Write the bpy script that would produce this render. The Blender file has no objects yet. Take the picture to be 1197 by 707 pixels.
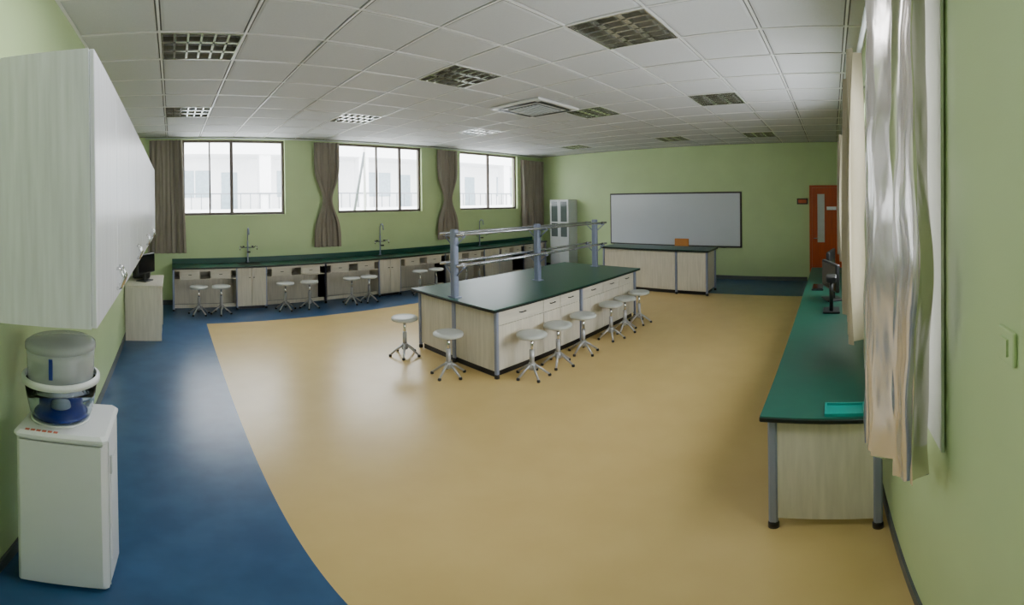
import bpy, math, random
from mathutils import Vector, Matrix
random.seed(4)
SC=bpy.context.scene
# ---------------- room numbers (metres) ----------------
XL,XW,YR,YW,H=-0.69,10.05,-0.27,8.30,3.35
TILE=0.65

# ---------------- materials ----------------
def lin(c):
    return tuple(((v/255)/12.92 if v/255<=.04045 else ((v/255+.055)/1.055)**2.4) for v in c)+(1,)
def mat(name,col,rough=.5,metal=0,var=.06,scale=6,stretch=(1,1,1),bump=0,bscale=60,spec=.5,trans=0,ior=1.45,alpha=1,coat=0,detail=3,bdist=.01):
    m=bpy.data.materials.new(name);m.use_nodes=True;nt=m.node_tree;b=nt.nodes['Principled BSDF']
    tc=nt.nodes.new('ShaderNodeTexCoord');mp=nt.nodes.new('ShaderNodeMapping');mp.inputs['Scale'].default_value=stretch
    nt.links.new(tc.outputs['Object'],mp.inputs[0])
    n=nt.nodes.new('ShaderNodeTexNoise');n.inputs['Scale'].default_value=scale;n.inputs['Detail'].default_value=detail
    nt.links.new(mp.outputs[0],n.inputs['Vector'])
    r=nt.nodes.new('ShaderNodeValToRGB');c=lin(col)
    r.color_ramp.elements[0].position=.3;r.color_ramp.elements[1].position=.7
    r.color_ramp.elements[0].color=tuple(v*(1-var) for v in c[:3])+(1,)
    r.color_ramp.elements[1].color=tuple(min(1,v*(1+var)) for v in c[:3])+(1,)
    nt.links.new(n.outputs['Fac'],r.inputs[0]);nt.links.new(r.outputs[0],b.inputs['Base Color'])
    b.inputs['Roughness'].default_value=rough;b.inputs['Metallic'].default_value=metal
    b.inputs['Specular IOR Level'].default_value=spec
    if trans: b.inputs['Transmission Weight'].default_value=trans;b.inputs['IOR'].default_value=ior
    if alpha<1: b.inputs['Alpha'].default_value=alpha
    if coat: b.inputs['Coat Weight'].default_value=coat
    if bump:
        n2=nt.nodes.new('ShaderNodeTexNoise');n2.inputs['Scale'].default_value=bscale;nt.links.new(mp.outputs[0],n2.inputs['Vector'])
        bp=nt.nodes.new('ShaderNodeBump');bp.inputs['Strength'].default_value=bump;bp.inputs['Distance'].default_value=bdist
        nt.links.new(n2.outputs['Fac'],bp.inputs['Height']);nt.links.new(bp.outputs[0],b.inputs['Normal'])
    return m
M={}
M['wall']=mat('wall_green_paint',(187,208,154),.5,var=.03,scale=2,bump=.05,bscale=200)
M['tile']=mat('ceiling_tile',(202,203,205),.8,var=.03,scale=90,bump=.15,bscale=160)
M['rim']=mat('ceiling_tile_rim',(112,112,110),.8,var=.03)
M['tbar']=mat('ceiling_tbar',(228,228,226),.35,var=.01)
M['white']=mat('white_plastic',(238,240,244),.3,var=.01)
M['dark']=mat('black_plastic',(22,22,24),.4,var=.1)
M['green']=mat('bench_top_green',(16,74,60),.38,var=.06,scale=12)
M['edge']=mat('bench_edge',(10,22,20),.4,var=.05)
M['wood']=mat('beige_laminate',(202,196,180),.45,var=.10,scale=5,stretch=(6,6,.5),detail=6)
M['woodH']=mat('beige_laminate_drawer',(202,196,180),.45,var=.08,scale=5,stretch=(.6,6,6),detail=6)
M['ash']=mat('white_ash_laminate',(236,238,245),.34,var=.09,scale=7,stretch=(7,7,.35),detail=8)
M['frame']=mat('bluegrey_frame',(138,146,170),.35,metal=.3,var=.02)
M['rail']=mat('aluminium_rail',(190,192,200),.25,metal=.8,var=.02)
M['chrome']=mat('chrome',(215,215,215),.12,metal=1,var=.01)
M['seat']=mat('stool_seat',(186,189,182),.4,var=.04)
M['stleg']=mat('stool_leg',(168,168,168),.35,metal=.4,var=.04)
M['taupe']=mat('curtain_taupe',(140,132,120),.7,var=.08,scale=3,bump=.1,bscale=300)
M['silver']=mat('curtain_satin',(222,216,212),.24,metal=.8,var=.05,scale=5,stretch=(1,1,.3),bump=.5,bscale=14,bdist=.012)
M['beige']=mat('curtain_beige_satin',(158,148,124),.42,metal=.2,var=.06,scale=3,bump=.2,bscale=30)
M['lining']=mat('curtain_lining',(222,228,220),.7,var=.02)
M['wframe']=mat('window_frame_brown',(92,80,72),.45,var=.05)
M['wboard']=mat('whiteboard_face',(204,208,214),.25,var=.02,scale=1)
M['bezel']=mat('board_bezel',(60,56,54),.4,var=.05)
M['doorw']=mat('door_wood',(186,78,34),.35,var=.12,scale=5,stretch=(5,5,.5))
M['grey']=mat('grey_metal',(202,206,206),.4,var=.02)
M['glassd']=mat('dark_glass',(84,94,92),.1,var=.05)
M['base']=mat('baseboard_grey',(88,94,94),.5,var=.05)
M['sign']=mat('sign_brown',(70,48,28),.4)
M['louv']=mat('louver_metal',(215,215,205),.18,metal=.9,var=.02)
M['lbody']=mat('louver_body',(160,158,152),.4,metal=.5,var=.02)
M['teal']=mat('teal_plastic',(0,130,120),.35)
M['blue']=mat('blue_plastic',(30,52,150),.3)
M['bgrey']=mat('building_wall',(232,232,232),.8,var=.03)
M['bglass']=mat('building_glass',(150,166,174),.2,var=.1)
M['brail']=mat('building_rail',(110,116,120),.5)
M['chairw']=mat('chair_orange_wood',(196,128,60),.4)
M['clear']=mat('clear_plastic',(226,236,244),.02,trans=1,ior=1.18,var=.005)
M['frost']=mat('frosted_plastic',(204,210,215),.15,alpha=.55,var=.02)
M['pink']=mat('sticker',(222,120,104),.5)
M['screen']=mat('monitor_screen',(14,16,20),.15)
M['gap']=mat('door_gap_shadow_board',(110,106,100),.7)

def floor_mat():
    m=bpy.data.materials.new('vinyl_floor');m.use_nodes=True;nt=m.node_tree;b=nt.nodes['Principled BSDF']
    tc=nt.nodes.new('ShaderNodeTexCoord');sp=nt.nodes.new('ShaderNodeSeparateXYZ');nt.links.new(tc.outputs['Object'],sp.inputs[0])
    def cmp(o,op,v):
        n=nt.nodes.new('ShaderNodeMath');n.operation=op;nt.links.new(sp.outputs[o],n.inputs[0]);n.inputs[1].default_value=v;return n
    a=cmp(0,'GREATER_THAN',.55);c=cmp(0,'LESS_THAN',8.42);d=cmp(1,'LESS_THAN',6.85)
    def mul(p,q):
        n=nt.nodes.new('ShaderNodeMath');n.operation='MULTIPLY';nt.links.new(p.outputs[0],n.inputs[0]);nt.links.new(q.outputs[0],n.inputs[1]);return n
    f=mul(mul(a,c),d)
    def ramp(c1,c2,sc,det):
        n=nt.nodes.new('ShaderNodeTexNoise');n.inputs['Scale'].default_value=sc;n.inputs['Detail'].default_value=det;nt.links.new(tc.outputs['Object'],n.inputs['Vector'])
        r=nt.nodes.new('ShaderNodeValToRGB');r.color_ramp.elements[0].position=.35;r.color_ramp.elements[1].position=.65
        r.color_ramp.elements[0].color=lin(c1);r.color_ramp.elements[1].color=lin(c2);nt.links.new(n.outputs['Fac'],r.inputs[0]);return r
    y=ramp((201,173,112),(206,179,117),3,6);bl=ramp((42,78,118),(52,90,130),4,8)
    mx=nt.nodes.new('ShaderNodeMixRGB');nt.links.new(f.outputs[0],mx.inputs[0]);nt.links.new(bl.outputs[0],mx.inputs[1]);nt.links.new(y.outputs[0],mx.inputs[2])
    nt.links.new(mx.outputs[0],b.inputs['Base Color'])
    n=nt.nodes.new('ShaderNodeTexNoise');n.inputs['Scale'].default_value=5;nt.links.new(tc.outputs['Object'],n.inputs['Vector'])
    mr=nt.nodes.new('ShaderNodeMapRange');mr.inputs[3].default_value=.27;mr.inputs[4].default_value=.34;nt.links.new(n.outputs['Fac'],mr.inputs[0]);nt.links.new(mr.outputs[0],b.inputs['Roughness'])
    n3=nt.nodes.new('ShaderNodeTexNoise');n3.inputs['Scale'].default_value=120;nt.links.new(tc.outputs['Object'],n3.inputs['Vector'])
    bp=nt.nodes.new('ShaderNodeBump');bp.inputs['Strength'].default_value=.04;bp.inputs['Distance'].default_value=.005;nt.links.new(n3.outputs['Fac'],bp.inputs['Height']);nt.links.new(bp.outputs[0],b.inputs['Normal'])
    return m
M['floor']=floor_mat()

# ---------------- mesh builder ----------------
class B:
    def __init__(s): s.v=[];s.f=[];s.m=[];s.sm=[];s.mats=[]
    def mi(s,k):
        if k not in s.mats: s.mats.append(k)
        return s.mats.index(k)
    def add(s,vs,fs,k,smooth=False):
        o=len(s.v);s.v+= [tuple(v) for v in vs];i=s.mi(k)
        for f in fs: s.f.append([q+o for q in f]);s.m.append(i);s.sm.append(smooth)
    def box(s,x0,x1,y0,y1,z0,z1,k,bev=0):
        if x0>x1:x0,x1=x1,x0
        if y0>y1:y0,y1=y1,y0
        if z0>z1:z0,z1=z1,z0
        if bev<=0:
            vs=[(x,y,z) for z in(z0,z1) for y in(y0,y1) for x in(x0,x1)]
            s.add(vs,[(0,2,3,1),(4,5,7,6),(0,1,5,4),(2,6,7,3),(0,4,6,2),(1,3,7,5)],k)
        else:
            b=bev
            def ring(i,z):
                return [(x0+i+b,y0+i,z),(x1-i-b,y0+i,z),(x1-i,y0+i+b,z),(x1-i,y1-i-b,z),(x1-i-b,y1-i,z),(x0+i+b,y1-i,z),(x0+i,y1-i-b,z),(x0+i,y0+i+b,z)]
            rs=ring(b*.7,z0)+ring(0,z0+b)+ring(0,z1-b)+ring(b*.7,z1)
            fs=[tuple(range(7,-1,-1)),tuple(range(24,32))]
            for r in range(3):
                for i in range(8): j=(i+1)%8;fs.append((r*8+i,r*8+j,r*8+8+j,r*8+8+i))
            s.add(rs,fs,k)
    def lathe(s,c,prof,k,n=24,smooth=True,cap=True):
        vs=[];fs=[]
        for r,z in prof:
            for i in range(n): a=2*math.pi*i/n;vs.append((c[0]+r*math.cos(a),c[1]+r*math.sin(a),c[2]+z))
        for j in range(len(prof)-1):
            for i in range(n): q=(i+1)%n;fs.append((j*n+i,j*n+q,j*n+n+q,j*n+n+i))
        s.add(vs,fs,k,smooth)
        if cap:
            o=len(s.v)-len(vs)
            i=s.mi(k)
            s.f.append([o+q for q in range(n-1,-1,-1)]);s.m.append(i);s.sm.append(False)
            s.f.append([o+(len(prof)-1)*n+q for q in range(n)]);s.m.append(i);s.sm.append(False)
    def tube(s,pts,r,k,n=10,r2=None):
        pts=[Vector(p) for p in pts];vs=[];fs=[];up=None
        for i,p in enumerate(pts):
            t=(pts[min(i+1,len(pts)-1)]-pts[max(i-1,0)]).normalized()
            if up is None: up=Vector((0,0,1)) if abs(t.z)<.9 else Vector((1,0,0))
            a=t.cross(up).normalized();b=a.cross(t).normalized();up=b
            rr=r if r2 is None else r+(r2-r)*i/(len(pts)-1)
            for q in range(n): w=2*math.pi*q/n;vs.append(p+a*math.cos(w)*rr+b*math.sin(w)*rr)
        for j in range(len(pts)-1):
            for i in range(n): q=(i+1)%n;fs.append((j*n+i,j*n+q,j*n+n+q,j*n+n+i))
        fs.append(tuple(range(n-1,-1,-1)));fs.append(tuple((len(pts)-1)*n+q for q in range(n)))
        s.add(vs,fs,k,True)
    def done(s,name,origin=(0,0,0),parent=None):
        me=bpy.data.meshes.new(name)
        me.from_pydata([(x-origin[0],y-origin[1],z-origin[2]) for x,y,z in s.v],[],s.f)
        for k in s.mats: me.materials.append(M[k])
        me.polygons.foreach_set('material_index',s.m);me.polygons.foreach_set('use_smooth',s.sm);me.update()
        o=bpy.data.objects.new(name,me);SC.collection.objects.link(o);o.location=origin
        if parent: o.parent=parent
        return o

# ---------------- walls with window openings ----------------
def wall_open(name,axis,pos,th,a0,a1,z0,z1,holes,k='wall'):
    b=B()
    def bx(u0,u1,w0,w1):
        if u1-u0<1e-4 or w1-w0<1e-4:return
        if axis=='x': b.box(u0,u1,pos,pos+th,w0,w1,k)
        else: b.box(pos,pos+th,u0,u1,w0,w1,k)
    cur=a0
    for h in sorted(holes):
        bx(cur,h[0],z0,z1);bx(h[0],h[1],z0,h[2]);bx(h[0],h[1],h[3],z1);cur=h[1]
    bx(cur,a1,z0,z1)
    return b.done(name)
T=.22
WIN=[(.22,2.30),(3.47,5.62),(6.80,8.93)]
ZB,ZT=1.79,3.30
wall_open('wall_back','x',YW,T,XL-T,XW+T,-.1,3.75,[(a,c,ZB,ZT) for a,c in WIN])
RW=[(1.20,2.35,1.26,2.80),(3.5,5.6,1.26,2.80)]
wall_open('wall_right','x',YR-T,T,XL-T,XW+T,-.1,3.75,RW)
wall_open('wall_left','y',XL-T,T,YR,YW,-.1,3.75,[])
wall_open('wall_front','y',XW,T,YR,YW,-.1,3.75,[])
b=B();b.box(XL-T,XW+T,YR-T,YW+T,-.1,0,'floor');b.done('floor')
b=B();b.box(XL,XW,YR,YR+.012,0,.10,'base');b.done('baseboard_right')
b=B();b.box(XL,XL+.012,YR+.012,YW,0,.10,'base');b.done('baseboard_left')
b=B();b.box(XW-.012,XW,.62,YW-.012,0,.10,'base');b.done('baseboard_front')
b=B();b.box(XL+.012,XW-.012,YW-.012,YW,0,.10,'base');b.done('baseboard_back')

# ---------------- ceiling ----------------
LX=[.25,2.85,5.45,8.70];LY=[1.52,3.47,6.07]
gx=[XL]+[-.075+TILE*k for k in range(0,16)]+[XW];gy=[YR]+[1.195+TILE*k for k in range(-2,11)]+[YW]
gx=[g for g in gx if XL<=g<=XW];gy=sorted(set([g for g in gy if YR<=g<=YW]))
b=B()
b.box(XL-T,XW+T,YR-T,YW+T,3.62,3.75,'tile')
def isl(cx,cy): return any(abs(cx-x)<.1 for x in LX) and any(abs(cy-y)<.1 for y in LY)
for i in range(len(gx)-1):
    for j in range(len(gy)-1):
        x0,x1,y0,y1=gx[i],gx[i+1],gy[j],gy[j+1]
        if isl((x0+x1)/2,(y0+y1)/2) : continue
        g=.009;zt=H+.002+random.uniform(0,.004)
        xa,xb,ya,yb=x0+g,x1-g,y0+g,y1-g
        if xb-xa<.03 or yb-ya<.03: continue
        c=min(.011,(xb-xa)/3,(yb-ya)/3);c2=c+min(.02,(xb-xa)/6,(yb-ya)/6)
        tx,ty=random.uniform(-.002,.002),random.uniform(-.002,.002)
        vs=[(xa,ya,zt+.012),(xb,ya,zt+.012),(xb,yb,zt+.012),(xa,yb,zt+.012),(xa+c,ya+c,zt+.002),(xb-c,ya+c,zt+.002),(xb-c,yb-c,zt+.002),(xa+c,yb-c,zt+.002),
            (xa+c2,ya+c2,zt-.003+tx),(xb-c2,ya+c2,zt-.003-tx),(xb-c2,yb-c2,zt-.003+ty),(xa+c2,yb-c2,zt-.003-ty)]
        b.add(vs,[(11,10,9,8),(8,9,5,4),(9,10,6,5),(10,11,7,6),(11,8,4,7)],'tile')
        b.add(vs[:8],[(4,5,1,0),(5,6,2,1),(6,7,3,2),(7,4,0,3)],'rim')
for g in gx[1:-1]: b.box(g-.009,g+.009,YR,YW,H+.0005,H+.02,'tbar')
for g in gy[1:-1]: b.box(XL,XW,g-.009,g+.009,H+.001,H+.0195,'tbar')
b.box(XL,XW,YW-.02,YW,H-.002,H+.02,'rim');b.box(XL,XL+.02,YR,YW,H-.002,H+.02,'tbar');b.box(XL,XW,YR,YR+.02,H-.002,H+.02,'tbar');b.box(XW-.02,XW,YR,YW,H-.002,H+.02,'rim')
b.done('ceiling')
def fixture():
    b=B();w=.314
    b.box(-w,w,-w,w,.14,.15,'lbody')
    for sx in(-1,1): b.box(sx*w,sx*(w-.012),-w,w,-.004,.14,'louv')
    for sy in(-1,1): b.box(-w,w,sy*w,sy*(w-.012),-.004,.14,'louv')
    for k in range(1,3):
        y=-w+2*w*k/3
        vs=[(-w,y-.022,.0),(w,y-.022,0),(w,y-.006,.055),(-w,y-.006,.055),(-w,y+.022,0),(w,y+.022,0),(w,y+.006,.055),(-w,y+.006,.055)]
        b.add(vs,[(0,1,2,3),(5,4,7,6),(4,5,1,0),(3,2,6,7)],'louv')
    for k in range(1,6):
        x=-w+2*w*k/6
        vs=[(x-.009,-w,0),(x+.009,-w,0),(x+.009,w,0),(x-.009,w,0),(x-.003,-w,.05),(x+.003,-w,.05),(x+.003,w,.05),(x-.003,w,.05)]
        b.add(vs,[(3,2,1,0),(4,5,6,7),(0,1,5,4),(3,7,6,2),(0,4,7,3),(1,2,6,5)],'louv')
    for k in range(3):
        y=-w+2*w*(k+.5)/3
        b.tube([(-w+.02,y,.10),(w-.02,y,.10)],.013,'white',8)
    return b
me=None
for x in LX:
    for y in LY:
        if me is None: o=fixture().done('louver_ceiling_light');me=o.data
        else:
            o=bpy.data.objects.new('louver_ceiling_light',me);SC.collection.objects.link(o)
        o.location=(x,y,H)
b=B();cx,cy,w=4.58,3.90,.46;HH=H-.004
b.box(cx-w,cx+w,cy-w,cy+w,HH-.035,HH,'tbar',.012)
b.box(cx-.27,cx+.27,cy-.27,cy+.27,HH-.042,HH-.034,'base')
for k in range(9): yy=cy-.24+.06*k;b.box(cx-.25,cx+.25,yy-.012,yy+.012,HH-.05,HH-.041,'grey')
for s in(-1,1):
    b.box(cx-.34,cx+.34,cy+s*.33,cy+s*.40,HH-.040,HH-.034,'dark');b.box(cx+s*.33,cx+s*.40,cy-.34,cy+.34,HH-.040,HH-.034,'dark')
b.done('air_conditioner_cassette')

# ---------------- windows ----------------
def window(n,a0,a1,z0,z1,y,mull):
    b=B();f=.05
    b.box(a0,a1,y-.03,y+.03,z0,z0+f,'wframe');b.box(a0,a1,y-.03,y+.03,z1-f,z1,'wframe')
    b.box(a0,a0+f,y-.03,y+.03,z0+f,z1-f,'wframe');b.box(a1-f,a1,y-.03,y+.03,z0+f,z1-f,'wframe')
    for m_,wd in mull: b.box(m_-wd/2,m_+wd/2,y-.025,y+.025,z0+f,z1-f,'wframe')
    b.done('window_%d'%n)
window(1,.22,2.30,ZB,ZT,YW+.10,[(.77,.03),(1.21,.065)])
window(2,3.47,5.62,ZB,ZT,YW+.10,[(4.45,.035),(5.06,.05)])
window(3,6.80,8.93,ZB,ZT,YW+.10,[(7.85,.06)])
for i,(a,c,z0,z1) in enumerate(RW): window(4+i,a,c,z0,z1,YR-.12,[((a+c)/2,.05)])
for i,(a,c) in enumerate(WIN):
    b=B();b.box(a-.02,c+.02,YW-.035,YW+.07,ZB-.03,ZB,'wall');b.done('trim_%d'%(i+1))

# ---------------- curtains ----------------
def curtain(name,a0,a1,z0,z1,yc,amp,n,k,wfun=lambda t:1,hem=0,nu=220,nz=36,ph=0,crumple=0,skew=None,yfun=None,zfun=None,afun=None):
    b=B();vs=[];fs=[];mid=(a0+a1)/2;hw=(a1-a0)/2
    for j in range(nz+1):
        t=j/nz
        w=wfun(t)
        for i in range(nu+1):
            u=i/nu
            s=2*math.pi*n*u+ph
            x=mid+hw*w*(2*u-1)+.012*math.sin(s*1.9+t*2)+(skew(t,u) if skew else 0)
            fold=math.sin(s+.5*math.sin(t*3+u*5))+.35*math.sin(s*2.3+1+t*1.3)
            am=amp*(afun(u) if afun else 1)
            y=(yfun(u) if yfun else yc)+am*(fold*(.75+.25*math.sin(u*9+1)))*(.8+.2*(1-t))
            if crumple:
                y+=crumple*(math.sin(t*31+u*17)*math.sin(u*29+t*9)+.6*math.sin(t*57-u*23+2)*math.sin(u*41))
            zz=zfun(u) if zfun else z0
            z=zz+(z1-zz)*t+(hem*math.sin(s*.5+u*3)*(1-t) if hem else 0)
            vs.append((x,y,z))
    for j in range(nz):
        for i in range(nu):
            p=j*(nu+1)+i;fs.append((p,p+1,p+nu+2,p+nu+1))
    b.add(vs,fs,k,True)
    o=b.done(name,(mid,yc,z0))
    return o
def hour(neck,pos=.42,sh=.16):
    return lambda t:1-(1-neck)*math.exp(-((t-pos)/sh)**2)
curtain('window_curtain',-.47,.27,1.06,3.27,YW-.13,.035,7,'taupe',lambda t:1-.12*(t))
curtain('window_curtain',2.88,3.47,1.09,3.27,YW-.13,.035,5,'taupe',hour(.34,.45,.17))
curtain('window_curtain',5.98,6.62,1.09,3.27,YW-.13,.035,5,'taupe',hour(.38,.45,.17))
curtain('window_curtain',8.93,9.98,1.25,3.20,YW-.13,.035,8,'taupe',lambda t:1-.1*(1-t))
b=B();b.tube([(-.5,YW-.05,3.32),(XW-.03,YW-.05,3.32)],.012,'grey');b.done('curtain_rail')
# foreground satin drape
curtain('satin_curtain',.91,1.46,1.08,3.30,-.150,.066,3.4,'silver',
        lambda t:1-.14*max(0,t-.45)+.03*math.sin(t*8),hem=.02,ph=.8,nu=360,nz=160,crumple=.0032,
        skew=lambda t,u:-.09*(1-u)**3*math.exp(-((t-.30)/.08)**2),
        yfun=lambda u:-.200+.070*u,zfun=lambda u:1.20-.20*u,afun=lambda u:.5+.2*u)
curtain('satin_curtain',2.35,3.30,1.12,2.86,-.13,.055,6,'beige')
curtain('satin_curtain',5.7,6.8,1.12,2.86,-.13,.055,6,'beige')
b=B()
b.box(.985,1.16,YR+.004,YR+.012,1.27,3.32,'lining');b.done('curtain_lining_panel')
b=B();b.tube([(1.9,-.16,2.90),(7.0,-.16,2.90)],.014,'grey')
for x in(1.92,3.4,5.6,6.95): b.tube([(x,-.16,2.90),(x,YR+.002,2.90)],.01,'grey')
b.done('curtain_rail')

# ---------------- whiteboard, door, sign ----------------
b=B();x=XW
b.box(x-.035,x-.001,2.21,5.86,.80,2.18,'bezel',.008);b.box(x-.039,x-.033,2.25,5.82,.84,2.14,'wboard')
b.box(x-.09,x-.03,2.6,5.4,.80,.82,'bezel')
b.done('whiteboard')
b=B()
y0,y1,zt=-.21,.56,2.31
b.box(x-.05,x-.001,y0,y0+.06,0,zt,'doorw');b.box(x-.05,x-.001,y1-.06,y1,0,zt,'doorw');b.box(x-.05,x-.001,y0+.06,y1-.06,zt-.06,zt,'doorw')
b.box(x-.035,x-.001,y0+.062,y1-.062,0.005,zt-.062,'doorw')
b.box(x-.04,x-.034,.20,.37,.95,2.10,'grey');b.box(x-.042,x-.036,-.08,.15,1.72,1.80,'white')
for s in(.19,.38): b.box(x-.046,x-.034,s-.01,s+.01,.93,2.12,'doorw')
b.tube([(x-.035,.46,1.05),(x-.085,.46,1.05),(x-.085,.36,1.05)],.012,'chrome')
b.done('door_1')
b=B();b.box(x-.02,x-.001,.60,.86,1.86,2.0,'sign',.004);b.box(x-.023,x-.019,.63,.83,1.89,1.97,'doorw');b.done('door_sign')
b=B();b.box(.575,.635,YR,YR+.008,1.70,1.76,'wall',.002);b.box(.592,.618,YR+.007,YR+.012,1.715,1.745,'wall');b.done('light_switch')

# ---------------- island bench ----------------
def handle(b,x,y,z,L=.09,ax='x',k='dark'):
    if ax=='x': b.tube([(x-L/2,y,z),(x-L/2,y-.022,z),(x+L/2,y-.022,z),(x+L/2,y,z)],.006,k,6)
    else: b.tube([(x,y-L/2,z),(x-.022,y-L/2,z),(x-.022,y+L/2,z),(x,y+L/2,z)],.006,k,6)
b=B();X0,X1,Y0,Y1,Z=2.98,6.31,3.12,4.69,.84
b.box(X0,X1,Y0,Y1,Z-.008,Z,'green');b.box(X0-.002,X1+.002,Y0-.002,Y1+.002,Z-.035,Z-.007,'edge',.004)
xa,xb,ya,yb=X0+.10,X1-.08,Y0+.07,Y1-.07
b.box(xa,xb,ya+.02,yb-.02,.08,Z-.035,'wood')
b.box(xa+.02,xb-.02,ya+.05,yb-.05,.0,.08,'dark')
posts=[xa,(xa+xb)/2,xb]
for px in posts:
    for py in(ya,yb):
        b.box(px-.022,px+.022,py-.022,py+.022,.05,Z-.035,'frame',.008);b.lathe((px,py,0),[(.028,0),(.028,.035),(.018,.05)],'dark',12)
b.box(xa-.02,xa+.02,(ya+yb)/2-.03,(ya+yb)/2+.03,.06,Z-.035,'frame',.008)
b.lathe((xa,(ya+yb)/2,0),[(.028,0),(.028,.04),(.02,.06)],'dark',12)
b.box(xa-.004,xa,ya+.02,yb-.02,Z-.07,Z-.035,'frame')
for s,yy in((-1,ya),(1,yb)):
    for bay in range(2):
        u0=posts[bay]+.03;u1=posts[bay+1]-.03;w=u1-u0
        cuts=[u0,u0+w*.5,u0+w*.72,u1] if bay==0 else [u0,u0+w*.36,u0+w*.68,u1]
        for i in range(3):
            p,q=cuts[i]+.004,cuts[i+1]-.004;fy=yy+(.002 if s<0 else -.002)
            b.box(p,q,fy,fy+(.018 if s<0 else -.018),.63,.79,'woodH',.003)
            if s<0: handle(b,(p+q)/2,fy,.72)
            b.box(p,q,fy,fy+(.018 if s<0 else -.018),.10,.62,'wood',.003)
yc=3.90
for px in(3.09,4.60,6.13):
    b.box(px-.036,px+.036,yc-.045,yc+.045,Z,1.66,'frame',.012)
    b.box(px-.05,px+.05,yc-.07,yc+.07,Z,Z+.012,'frame')
    for z in(1.24,1.60):
        b.box(px-.02,px+.02,yc-.19,yc+.19,z-.03,z-.012,'frame',.004)
        for s in(-1,1): b.tube([(px,yc+s*.05,z-.13),(px,yc+s*.17,z-.03)],.008,'frame',6)
        for s in(-1,1): b.lathe((px,yc+s*.16,z-.02),[(.022,0),(.022,.045)],'rail',12)
for z in(1.24,1.60):
    for s in(-1,1): b.tube([(3.0,yc+s*.16,z+.005),(6.25,yc+s*.16,z+.005)],.017,'rail',10)
b.done('island_lab_bench',(4.6,3.9,0))

# ---------------- stools ----------------
def stool():
    b=B()
    b.lathe((0,0,0),[(.150,.485),(.166,.492),(.168,.515),(.160,.527),(.10,.530),(.001,.530)],'seat',28)
    b.lathe((0,0,0),[(.05,.47),(.06,.486)],'stleg',16)
    b.lathe((0,0,0),[(.018,.25),(.018,.48)],'chrome',12);b.lathe((0,0,0),[(.027,.10),(.027,.33)],'stleg',14)
    b.lathe((0,0,0),[(.038,.09),(.042,.11),(.038,.17)],'stleg',14)
    for k in range(5):
        a=2*math.pi*k/5+.3;c,s=math.cos(a),math.sin(a)
        b.tube([(.02*c,.02*s,.150),(.08*c,.08*s,.110),(.185*c,.185*s,.024)],.017,'stleg',8,.012)
        b.lathe((.188*c,.188*s,0),[(.018,0),(.02,.018),(.014,.03)],'dark',10)
    return b
sm=None
def put_stool(x,y,r=0):
    global sm
    if sm is None: o=stool().done('lab_stool');sm=o.data
    else: o=bpy.data.objects.new('lab_stool',sm);SC.collection.objects.link(o)
    o.location=(x,y,0);o.rotation_euler[2]=r
for i,(x,y) in enumerate([(2.74,4.47),(2.77,3.62),(3.38,2.96),(3.84,2.96),(4.36,2.96),(5.05,2.96),(5.46,2.96),(5.93,2.96)]): put_stool(x,y,i*.7)
for i,x in enumerate([.47,.87,2.06,2.53,3.40,3.78,5.0,5.43,6.3,6.7]): put_stool(x,7.50,i*.5)
put_stool(2.60,.19,.4)

# ---------------- back wall bench ----------------
b=B();yf,yk=7.70,YW-.014;Z=.84
b.box(0,9.52,yf,yk,Z-.03,Z,'green');b.box(-.002,9.522,yf-.003,yk-.01,Z-.036,Z-.008,'edge')
b.box(0,9.52,yk-.02,yk,Z,Z+.10,'green')
cabs=[(1.20,1.75),(4.15,4.65),(7.10,7.60)]
knee=[(0.02,1.2),(1.75,2.95),(2.95,4.15),(4.65,5.87),(5.87,7.10),(7.60,8.55),(8.55,9.50)]
for a,c in cabs:
    b.box(a,c,yf+.04,yk-.02,.06,Z-.036,'wood');b.box(a+.02,c-.02,yf+.08,yk-.02,0,.06,'dark')
    m_=(a+c)/2
    for p,q in((a+.005,m_-.003),(m_+.003,c-.005)):
        b.box(p,q,yf+.022,yf+.04,.07,Z-.045,'wood',.003)
    handle(b,m_-.04,yf+.022,.62,.02);handle(b,m_+.04,yf+.022,.62,.02)
for a,c in knee:
    for p in(a,c):
        b.box(p-.02,p+.02,yf+.03,yf+.07,.04,Z-.036,'frame',.006);b.lathe((p,yf+.05,0),[(.025,0),(.025,.04)],'dark',10)
        b.box(p-.01,p+.01,yf+.07,yk-.02,.05,Z-.036,'wood')
    b.box(a+.02,c-.02,yk-.14,yk-.12,.05,Z-.036,'wood')
    b.box(a+.02,c-.02,yf+.05,yk-.14,.60,.615,'wood')
    b.box(a+.02,c-.02,yf+.045,yf+.06,Z-.08,Z-.036,'woodH')
    w=(c-a-.04)
    for i in range(2):
        p=a+.02+w*(.10+.5*i);q=p+w*.30
        b.box(p,q,yf+.04,yf+.055,.62,Z-.08,'woodH',.003);handle(b,(p+q)/2,yf+.04,.70,.05)
        b.box(p-.02,p-.005,yf+.05,yk-.14,.615,Z-.08,'wood');b.box(q+.005,q+.02,yf+.05,yk-.14,.615,Z-.08,'wood')
    b.box(a+.02,c-.02,yf+.10,yf+.12,.05,.12,'wood')
for sx in(1.48,4.40,7.35):
    b.box(sx-.22,sx+.22,yf+.10,yf+.46,Z-.002,Z+.004,'dark',.002);b.box(sx-.18,sx+.18,yf+.13,yf+.43,Z+.003,Z+.006,'edge')
b.done('lab_sink_bench',(4.7,8.0,0))
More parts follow.
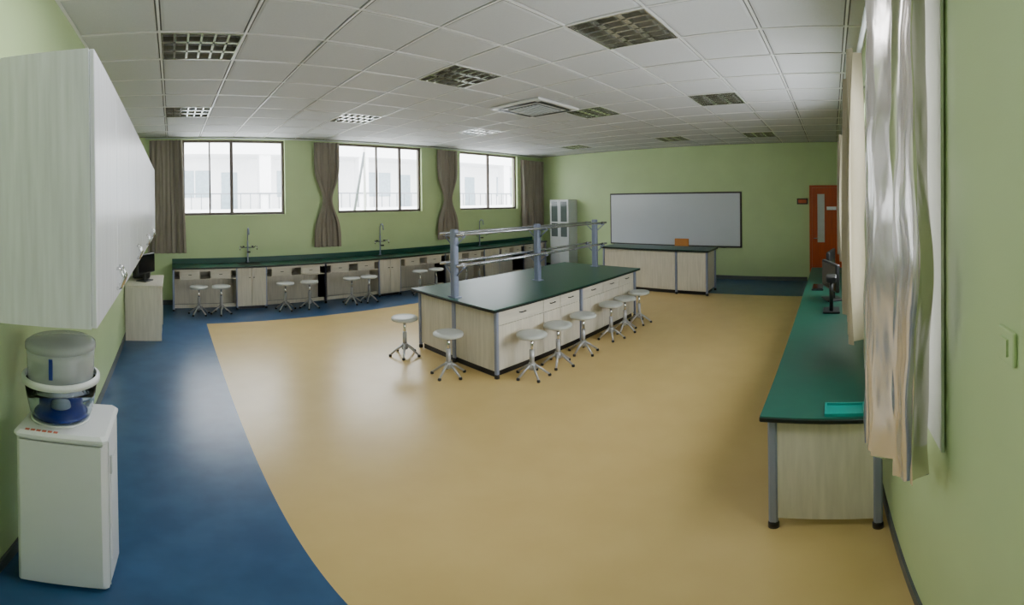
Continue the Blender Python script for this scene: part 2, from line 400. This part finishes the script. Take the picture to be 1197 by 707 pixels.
def faucet(x,y,z):
    b=B();b.lathe((x,y,z),[(.035,0),(.035,.012),(.016,.02),(.016,.42),(.010,.44)],'frame',14)
    b.tube([(x,y,z+.40),(x,y,z+.62),(x,y-.03,z+.68),(x,y-.09,z+.69),(x,y-.14,z+.66),(x,y-.15,z+.56)],.012,'frame',8)
    for s in(-1,1):
        b.tube([(x,y,z+.30),(x+s*.12,y-.01,z+.30),(x+s*.15,y-.03,z+.33),(x+s*.17,y-.07,z+.33),(x+s*.17,y-.09,z+.26)],.011,'chrome',8)
        b.box(x+s*.09-.015,x+s*.09+.015,y-.06,y+.0,z+.315,z+.335,'dark')
    b.tube([(x,y,z+.22),(x,y-.10,z+.22)],.010,'chrome',8);b.box(x-.03,x+.03,y-.12,y-.09,z+.205,z+.235,'dark')
    b.done('lab_faucet',(x,y,z))
for sx in(1.49,4.42,7.35): faucet(sx,8.20,.841)

# ---------------- right wall counter ----------------
Z=.87
b=B();x0,x1,y0,y1=1.92,6.75,YR+.014,.345
b.box(x0,x1,y0,y1,Z-.008,Z,'green');b.box(x0-.003,x1+.003,y0,y1+.003,Z-.035,Z-.007,'edge',.004)
b.box(x0+.06,x0+.08,y0+.06,y1-.05,.09,Z-.036,'wood')
for px in(x0+.07,3.1,4.3,5.5,x1-.07):
    for py in(y0+.05,y1-.05):
        b.box(px-.022,px+.022,py-.022,py+.022,.05,Z-.035,'frame',.008);b.lathe((px,py,0),[(.028,0),(.028,.04),(.02,.055)],'dark',14)
    b.box(px-.009,px+.009,y0+.07,y1-.07,.10,Z-.036,'wood')
for i in range(4):
    a=[2.0,3.1,4.3,5.5][i]+.03;c=[3.1,4.3,5.5,6.68][i]-.03
    b.box(a,c,y1-.07,y1-.052,.66,Z-.04,'woodH',.003)
    b.tube([(a+.4,y1-.052,.74),(a+.4,y1-.03,.74),(a+.5,y1-.03,.74),(a+.5,y1-.052,.74)],.005,'dark',6)
b.done('side_lab_counter',(4.3,0,0))
b=B()
b.box(1.94,2.07,-.15,.045,Z,Z+.005,'teal')
for q in[(1.94,1.95,-.15,.045),(2.06,2.07,-.15,.045),(1.95,2.06,-.15,-.14),(1.95,2.06,.035,.045)]: b.box(*q,Z+.005,Z+.018,'teal')
b.done('teal_tray')
def monitor(x,y,z,rot,w=.46,h=.30):
    b=B();b.box(-w/2,w/2,-.02,.02,.12,.12+h,'dark',.008);b.box(-w/2+.015,w/2-.015,-.023,-.019,.137,.12+h-.02,'screen')
    b.box(-.03,.03,.01,.04,.02,.25,'dark');b.box(-.11,.11,-.07,.11,0,.015,'dark',.005)
    o=b.done('computer_monitor');o.location=(x,y,z+.001);o.rotation_euler[2]=rot
monitor(4.55,0.03,Z,math.radians(200));monitor(5.6,0.03,Z,math.radians(170))
b=B();b.box(3.95,4.15,-.06,.10,Z,Z+.02,'dark',.004);b.tube([(4.0,.02,Z+.02),(4.0,.02,Z+.25),(4.06,.02,Z+.33)],.02,'dark',8);b.box(3.98,4.14,-.03,.07,Z+.30,Z+.36,'dark',.01);b.done('microscope')
b=B();b.box(5.0,5.30,.12,.26,Z,Z+.02,'dark',.004);b.box(5.01,5.29,.13,.25,Z+.02,Z+.026,'screen');b.done('keyboard')

# ---------------- teacher desk + chair ----------------
b=B();x0,x1,y0,y1,Z2=8.10,8.80,2.48,5.0,.95
b.box(x0,x1,y0,y1,Z2-.008,Z2,'green');b.box(x0-.003,x1+.003,y0-.003,y1+.003,Z2-.04,Z2-.007,'edge',.004)
b.box(x0+.07,x1-.06,y0+.06,y1-.06,.08,Z2-.04,'wood');b.box(x0+.11,x1-.1,y0+.1,y1-.1,0,.08,'dark')
for py in(y0+.05,y0+.72,y1-.05):
    for px in(x0+.06,x1-.05): b.box(px-.022,px+.022,py-.022,py+.022,.04,Z2-.04,'frame',.008);b.lathe((px,py,0),[(.028,0),(.028,.045)],'dark',10)
for p,q in((y0+.08,y0+.69),(y0+.75,y1-.08)):
    b.box(x0+.052,x0+.07,p,q,.10,Z2-.06,'wood',.003)
b.done('teacher_desk',(8.45,3.7,0))
b=B();cx,cy=9.25,3.55
b.box(cx-.2,cx+.2,cy-.2,cy+.2,.44,.47,'chairw',.01);b.box(cx+.17,cx+.19,cy-.18,cy+.18,.70,1.06,'chairw',.008)
for sx in(-.17,.17):
    for sy in(-.17,.17): b.tube([(cx+sx,cy+sy,0),(cx+sx*.95,cy+sy*.95,.44)],.014,'grey',8)
for sy in(-.15,.15): b.tube([(cx+.16,cy+sy,.44),(cx+.18,cy+sy,.72)],.014,'grey',8)
b.done('wooden_chair',(cx,cy,0))

# ---------------- glass-door cabinet ----------------
b=B();x0,x1,y0,y1,zt=9.60,XW-.014,6.98,7.64,2.03
b.box(x0+.02,x1,y0,y0+.02,.05,zt,'grey');b.box(x0+.02,x1,y1-.02,y1,.05,zt,'grey');b.box(x1-.02,x1,y0+.02,y1-.02,.05,zt,'grey')
b.box(x0+.02,x1,y0,y1,zt-.02,zt+.0,'grey');b.box(x0+.02,x1,y0,y1,0,.07,'grey')
for z in(.9,1.25,1.6): b.box(x0+.04,x1-.02,y0+.02,y1-.02,z,z+.015,'grey')
m_=(y0+y1)/2
for p,q in((y0,m_-.003),(m_+.003,y1)):
    b.box(x0,x0+.02,p,q,.08,.90,'grey',.003)
    b.box(x0,x0+.02,p,p+.05,.92,zt,'grey');b.box(x0,x0+.02,q-.05,q,.92,zt,'grey');b.box(x0,x0+.02,p+.05,q-.05,.92,.97,'grey');b.box(x0,x0+.02,p+.05,q-.05,1.36,1.40,'grey');b.box(x0,x0+.02,p+.05,q-.05,zt-.05,zt,'grey')
    b.box(x0+.006,x0+.010,p+.05,q-.05,.97,zt-.05,'glassd')
for s in(-.03,.03): b.tube([(x0,m_+s,1.3),(x0-.02,m_+s,1.3),(x0-.02,m_+s,1.42),(x0,m_+s,1.42)],.005,'chrome',6)
b.done('glass_door_cabinet',(9.8,7.3,0))

# ---------------- overhead cabinets left ----------------
b=B();xf=-.27;y0=1.48;n=9;dw=.6;zb,zt=1.52,2.57
b.box(XL+.001,xf-.02,y0,y0+n*dw,zb,zt,'ash')
b.box(xf-.021,xf-.0195,y0+.01,y0+n*dw-.01,zb+.01,zt-.01,'gap')
for i in range(n):
    p=y0+i*dw;b.box(xf-.019,xf,p+.006,p+dw-.006,zb+.002,zt-.002,'ash',.003)
for i in range(1,n,2):
    yb_=y0+i*dw
    for s in(-1,1):
        yy=yb_+s*.045
        b.tube([(xf,yy,zb+.05),(xf+.02,yy,zb+.055),(xf+.036,yy,zb+.10),(xf+.02,yy,zb+.145),(xf,yy,zb+.15)],.009,'chrome',8)
b.done('overhead_cabinet',(-.5,4.2,1.52))

# ---------------- left desk ----------------
b=B();x0,x1,y0,y1,Z=XL+.014,-.14,5.95,6.9,.84
b.box(x0,x1,y0,y1,Z-.03,Z,'wood',.004);b.box(x0,x1-.02,y0+.02,y0+.04,0,Z-.03,'wood');b.box(x0,x1-.02,y1-.04,y1-.02,0,Z-.03,'wood');b.box(x0,x0+.02,y0+.04,y1-.04,.3,Z-.03,'wood')
b.box(x0+.1,x1-.03,y0+.42,y0+.44,.0,Z-.03,'wood');b.box(x1-.04,x1-.022,y0+.045,y0+.415,.06,Z-.04,'wood',.003)
b.done('computer_desk',(-.4,6.4,0))
monitor(-.40,6.35,.84,math.radians(60))
b=B();b.box(-.62,-.35,6.55,6.85,.84,1.02,'dark',.02);b.box(-.60,-.37,6.58,6.8,1.02,1.05,'grey',.01);b.done('desktop_printer')

# ---------------- water dispenser ----------------
b=B();x0,x1,y0,y1,zt=-.590,-.245,1.485,1.80,1.05
b.box(x0,x1,y0+.012,y1,.02,zt-.03,'white',.012)
b.box(x0-.006,x1+.006,y0-.006,y1+.006,zt-.045,zt,'white',.016)
b.box(x0+.012,x1-.012,y0,y0+.014,.05,1.0,'white',.006)
b.box(x1-.003,x1+.003,y0+.05,y0+.056,.03,1.0,'grey')
for px in(x0+.04,x1-.04):
    for py in(y0+.05,y1-.04): b.lathe((px,py,0),[(.018,0),(.018,.025)],'dark',10)
b.box(x1,x1+.004,y0+.10,y1-.04,.2,.85,'white',.0015)
b.box(x1,x1+.008,y0+.09,y0+.105,.80,.90,'grey',.002)
cx,cy=-.45,(y0+y1)/2
for k in range(6): b.box(cx-.10+.022*k,cx-.084+.022*k,y0+.004,y0+.018,zt,zt+.0015,'pink')
b.lathe((cx,cy,zt),[(.10,0),(.122,.006),(.118,.012),(.05,.013)],'white',36)
b.lathe((cx,cy,zt),[(.090,.018),(.106,.022),(.108,.036),(.085,.048),(.05,.052)],'blue',36)
# clear bowl: closed thick shell
b.lathe((cx,cy,zt),[(.116,.014),(.128,.05),(.139,.12),(.147,.19),(.143,.19),(.135,.12),(.124,.05),(.112,.014),(.116,.014)],'clear',48,cap=False)
b.lathe((cx,cy,zt),[(.040,.05),(.040,.09),(.058,.105),(.058,.16),(.075,.175),(.075,.19)],'white',28)
b.lathe((cx,cy,zt),[(.146,.188),(.158,.192),(.158,.214),(.146,.220)],'white',44,cap=False)
b.lathe((cx,cy,zt),[(.130,.200),(.134,.212),(.137,.30),(.139,.345)],'frost',44)
b.lathe((cx,cy,zt),[(.07,.21),(.07,.33)],'white',24)
b.lathe((cx,cy,zt),[(.143,.34),(.143,.362),(.125,.375),(.03,.380),(.001,.380)],'frost',44)
b.box(cx-.007,cx+.007,cy-.143,cy-.137,zt+.24,zt+.33,'blue')
b.done('water_dispenser',(cx,cy,0))

# ---------------- exterior ----------------
b=B();yb=21
b.box(-14,34,yb+2.4,yb+2.8,-6,8.0,'bgrey')
for z in(-2.2,1.2,4.6,8.0):
    b.box(-14,34,yb,yb+2.4,z,z+.35,'bgrey')
    if z<7:
        b.box(-14,34,yb,yb+.12,z+.35,z+.6,'bgrey')
        b.box(-14,34,yb+.03,yb+.09,z+1.35,z+1.42,'brail')
        for i in range(96): xx=-14+i*.5;b.box(xx-.02,xx+.02,yb+.04,yb+.08,z+.6,z+1.36,'brail')
for i in range(9):
    xx=-12+i*5.6;b.box(xx-.3,xx+.3,yb+.1,yb+.7,-6,8,'bgrey')
    for z in(1.55,4.95,-1.85):
        b.box(xx+1.2,xx+3.0,yb+2.36,yb+2.41,z+.9,z+2.4,'bglass');b.box(xx+2.07,xx+2.13,yb+2.34,yb+2.37,z+.9,z+2.4,'bgrey');b.box(xx+3.6,xx+4.5,yb+2.36,yb+2.41,z,z+2.3,'bglass')
b.tube([(4.75,9.6,3.3),(4.25,9.6,.8)],.035,'brail',8);b.tube([(4.75,9.6,4.2),(4.75,9.6,-2)],.035,'bgrey',8)
b.done('neighbouring_building')
b=B();b.box(-40,50,8.6,60,-6.2,-6,'bgrey');b.done('ground_outside')

# ---------------- lights ----------------
w=bpy.data.worlds.new('World');SC.world=w;w.use_nodes=True;nt=w.node_tree;bg=nt.nodes['Background']
bg.inputs[0].default_value=(.92,.96,1,1);bg.inputs[1].default_value=10.0
def sun(name,d,strength,ang,col=(1,1,1)):
    l=bpy.data.lights.new(name,'SUN');l.energy=strength;l.angle=math.radians(ang);l.color=col
    o=bpy.data.objects.new(name,l);SC.collection.objects.link(o);o.rotation_euler=Vector(d).to_track_quat('-Z','Y').to_euler();o.location=(0,12,8)
sun('overcast_sky_sun',(-.15,-.86,-.42),7,70,(.96,.985,1))
sun('courtyard_sky_sun',(-.6,.72,-.30),5,70,(.97,.99,1))
l=bpy.data.lights.new('added_fill_area','AREA');l.shape='SQUARE';l.size=.58;l.energy=24;l.color=(.97,.99,1)  # added fill light below the out-of-view fixture, brightens the near corner
o=bpy.data.objects.new('added_fill_area',l);SC.collection.objects.link(o);o.location=(LX[0],LY[0],H-.012)

# ---------------- camera ----------------
fx,cy_,yaw,pitch,roll,hc=492.20,238.81,.8086,-.0047,-.0119,1.97
cam=bpy.data.cameras.new('panorama_camera');co=bpy.data.objects.new('panorama_camera',cam);SC.collection.objects.link(co);SC.camera=co
cam.type='PANO';cam.panorama_type='EQUIRECTANGULAR'
cam.longitude_min=-598.5/fx;cam.longitude_max=598.5/fx;cam.latitude_max=cy_/fx;cam.latitude_min=(cy_-707)/fx
cam.clip_start=.02
f=Vector((math.sin(yaw),math.cos(yaw),0));r=Vector((math.cos(yaw),-math.sin(yaw),0));u=Vector((0,0,1))
f2=f*math.cos(pitch)+u*math.sin(pitch);u2=u*math.cos(pitch)-f*math.sin(pitch)
r3=r*math.cos(roll)+u2*math.sin(roll);u3=u2*math.cos(roll)-r*math.sin(roll)
co.matrix_world=Matrix.Translation((0,0,hc))@Matrix((r3,u3,-f2)).transposed().to_4x4()
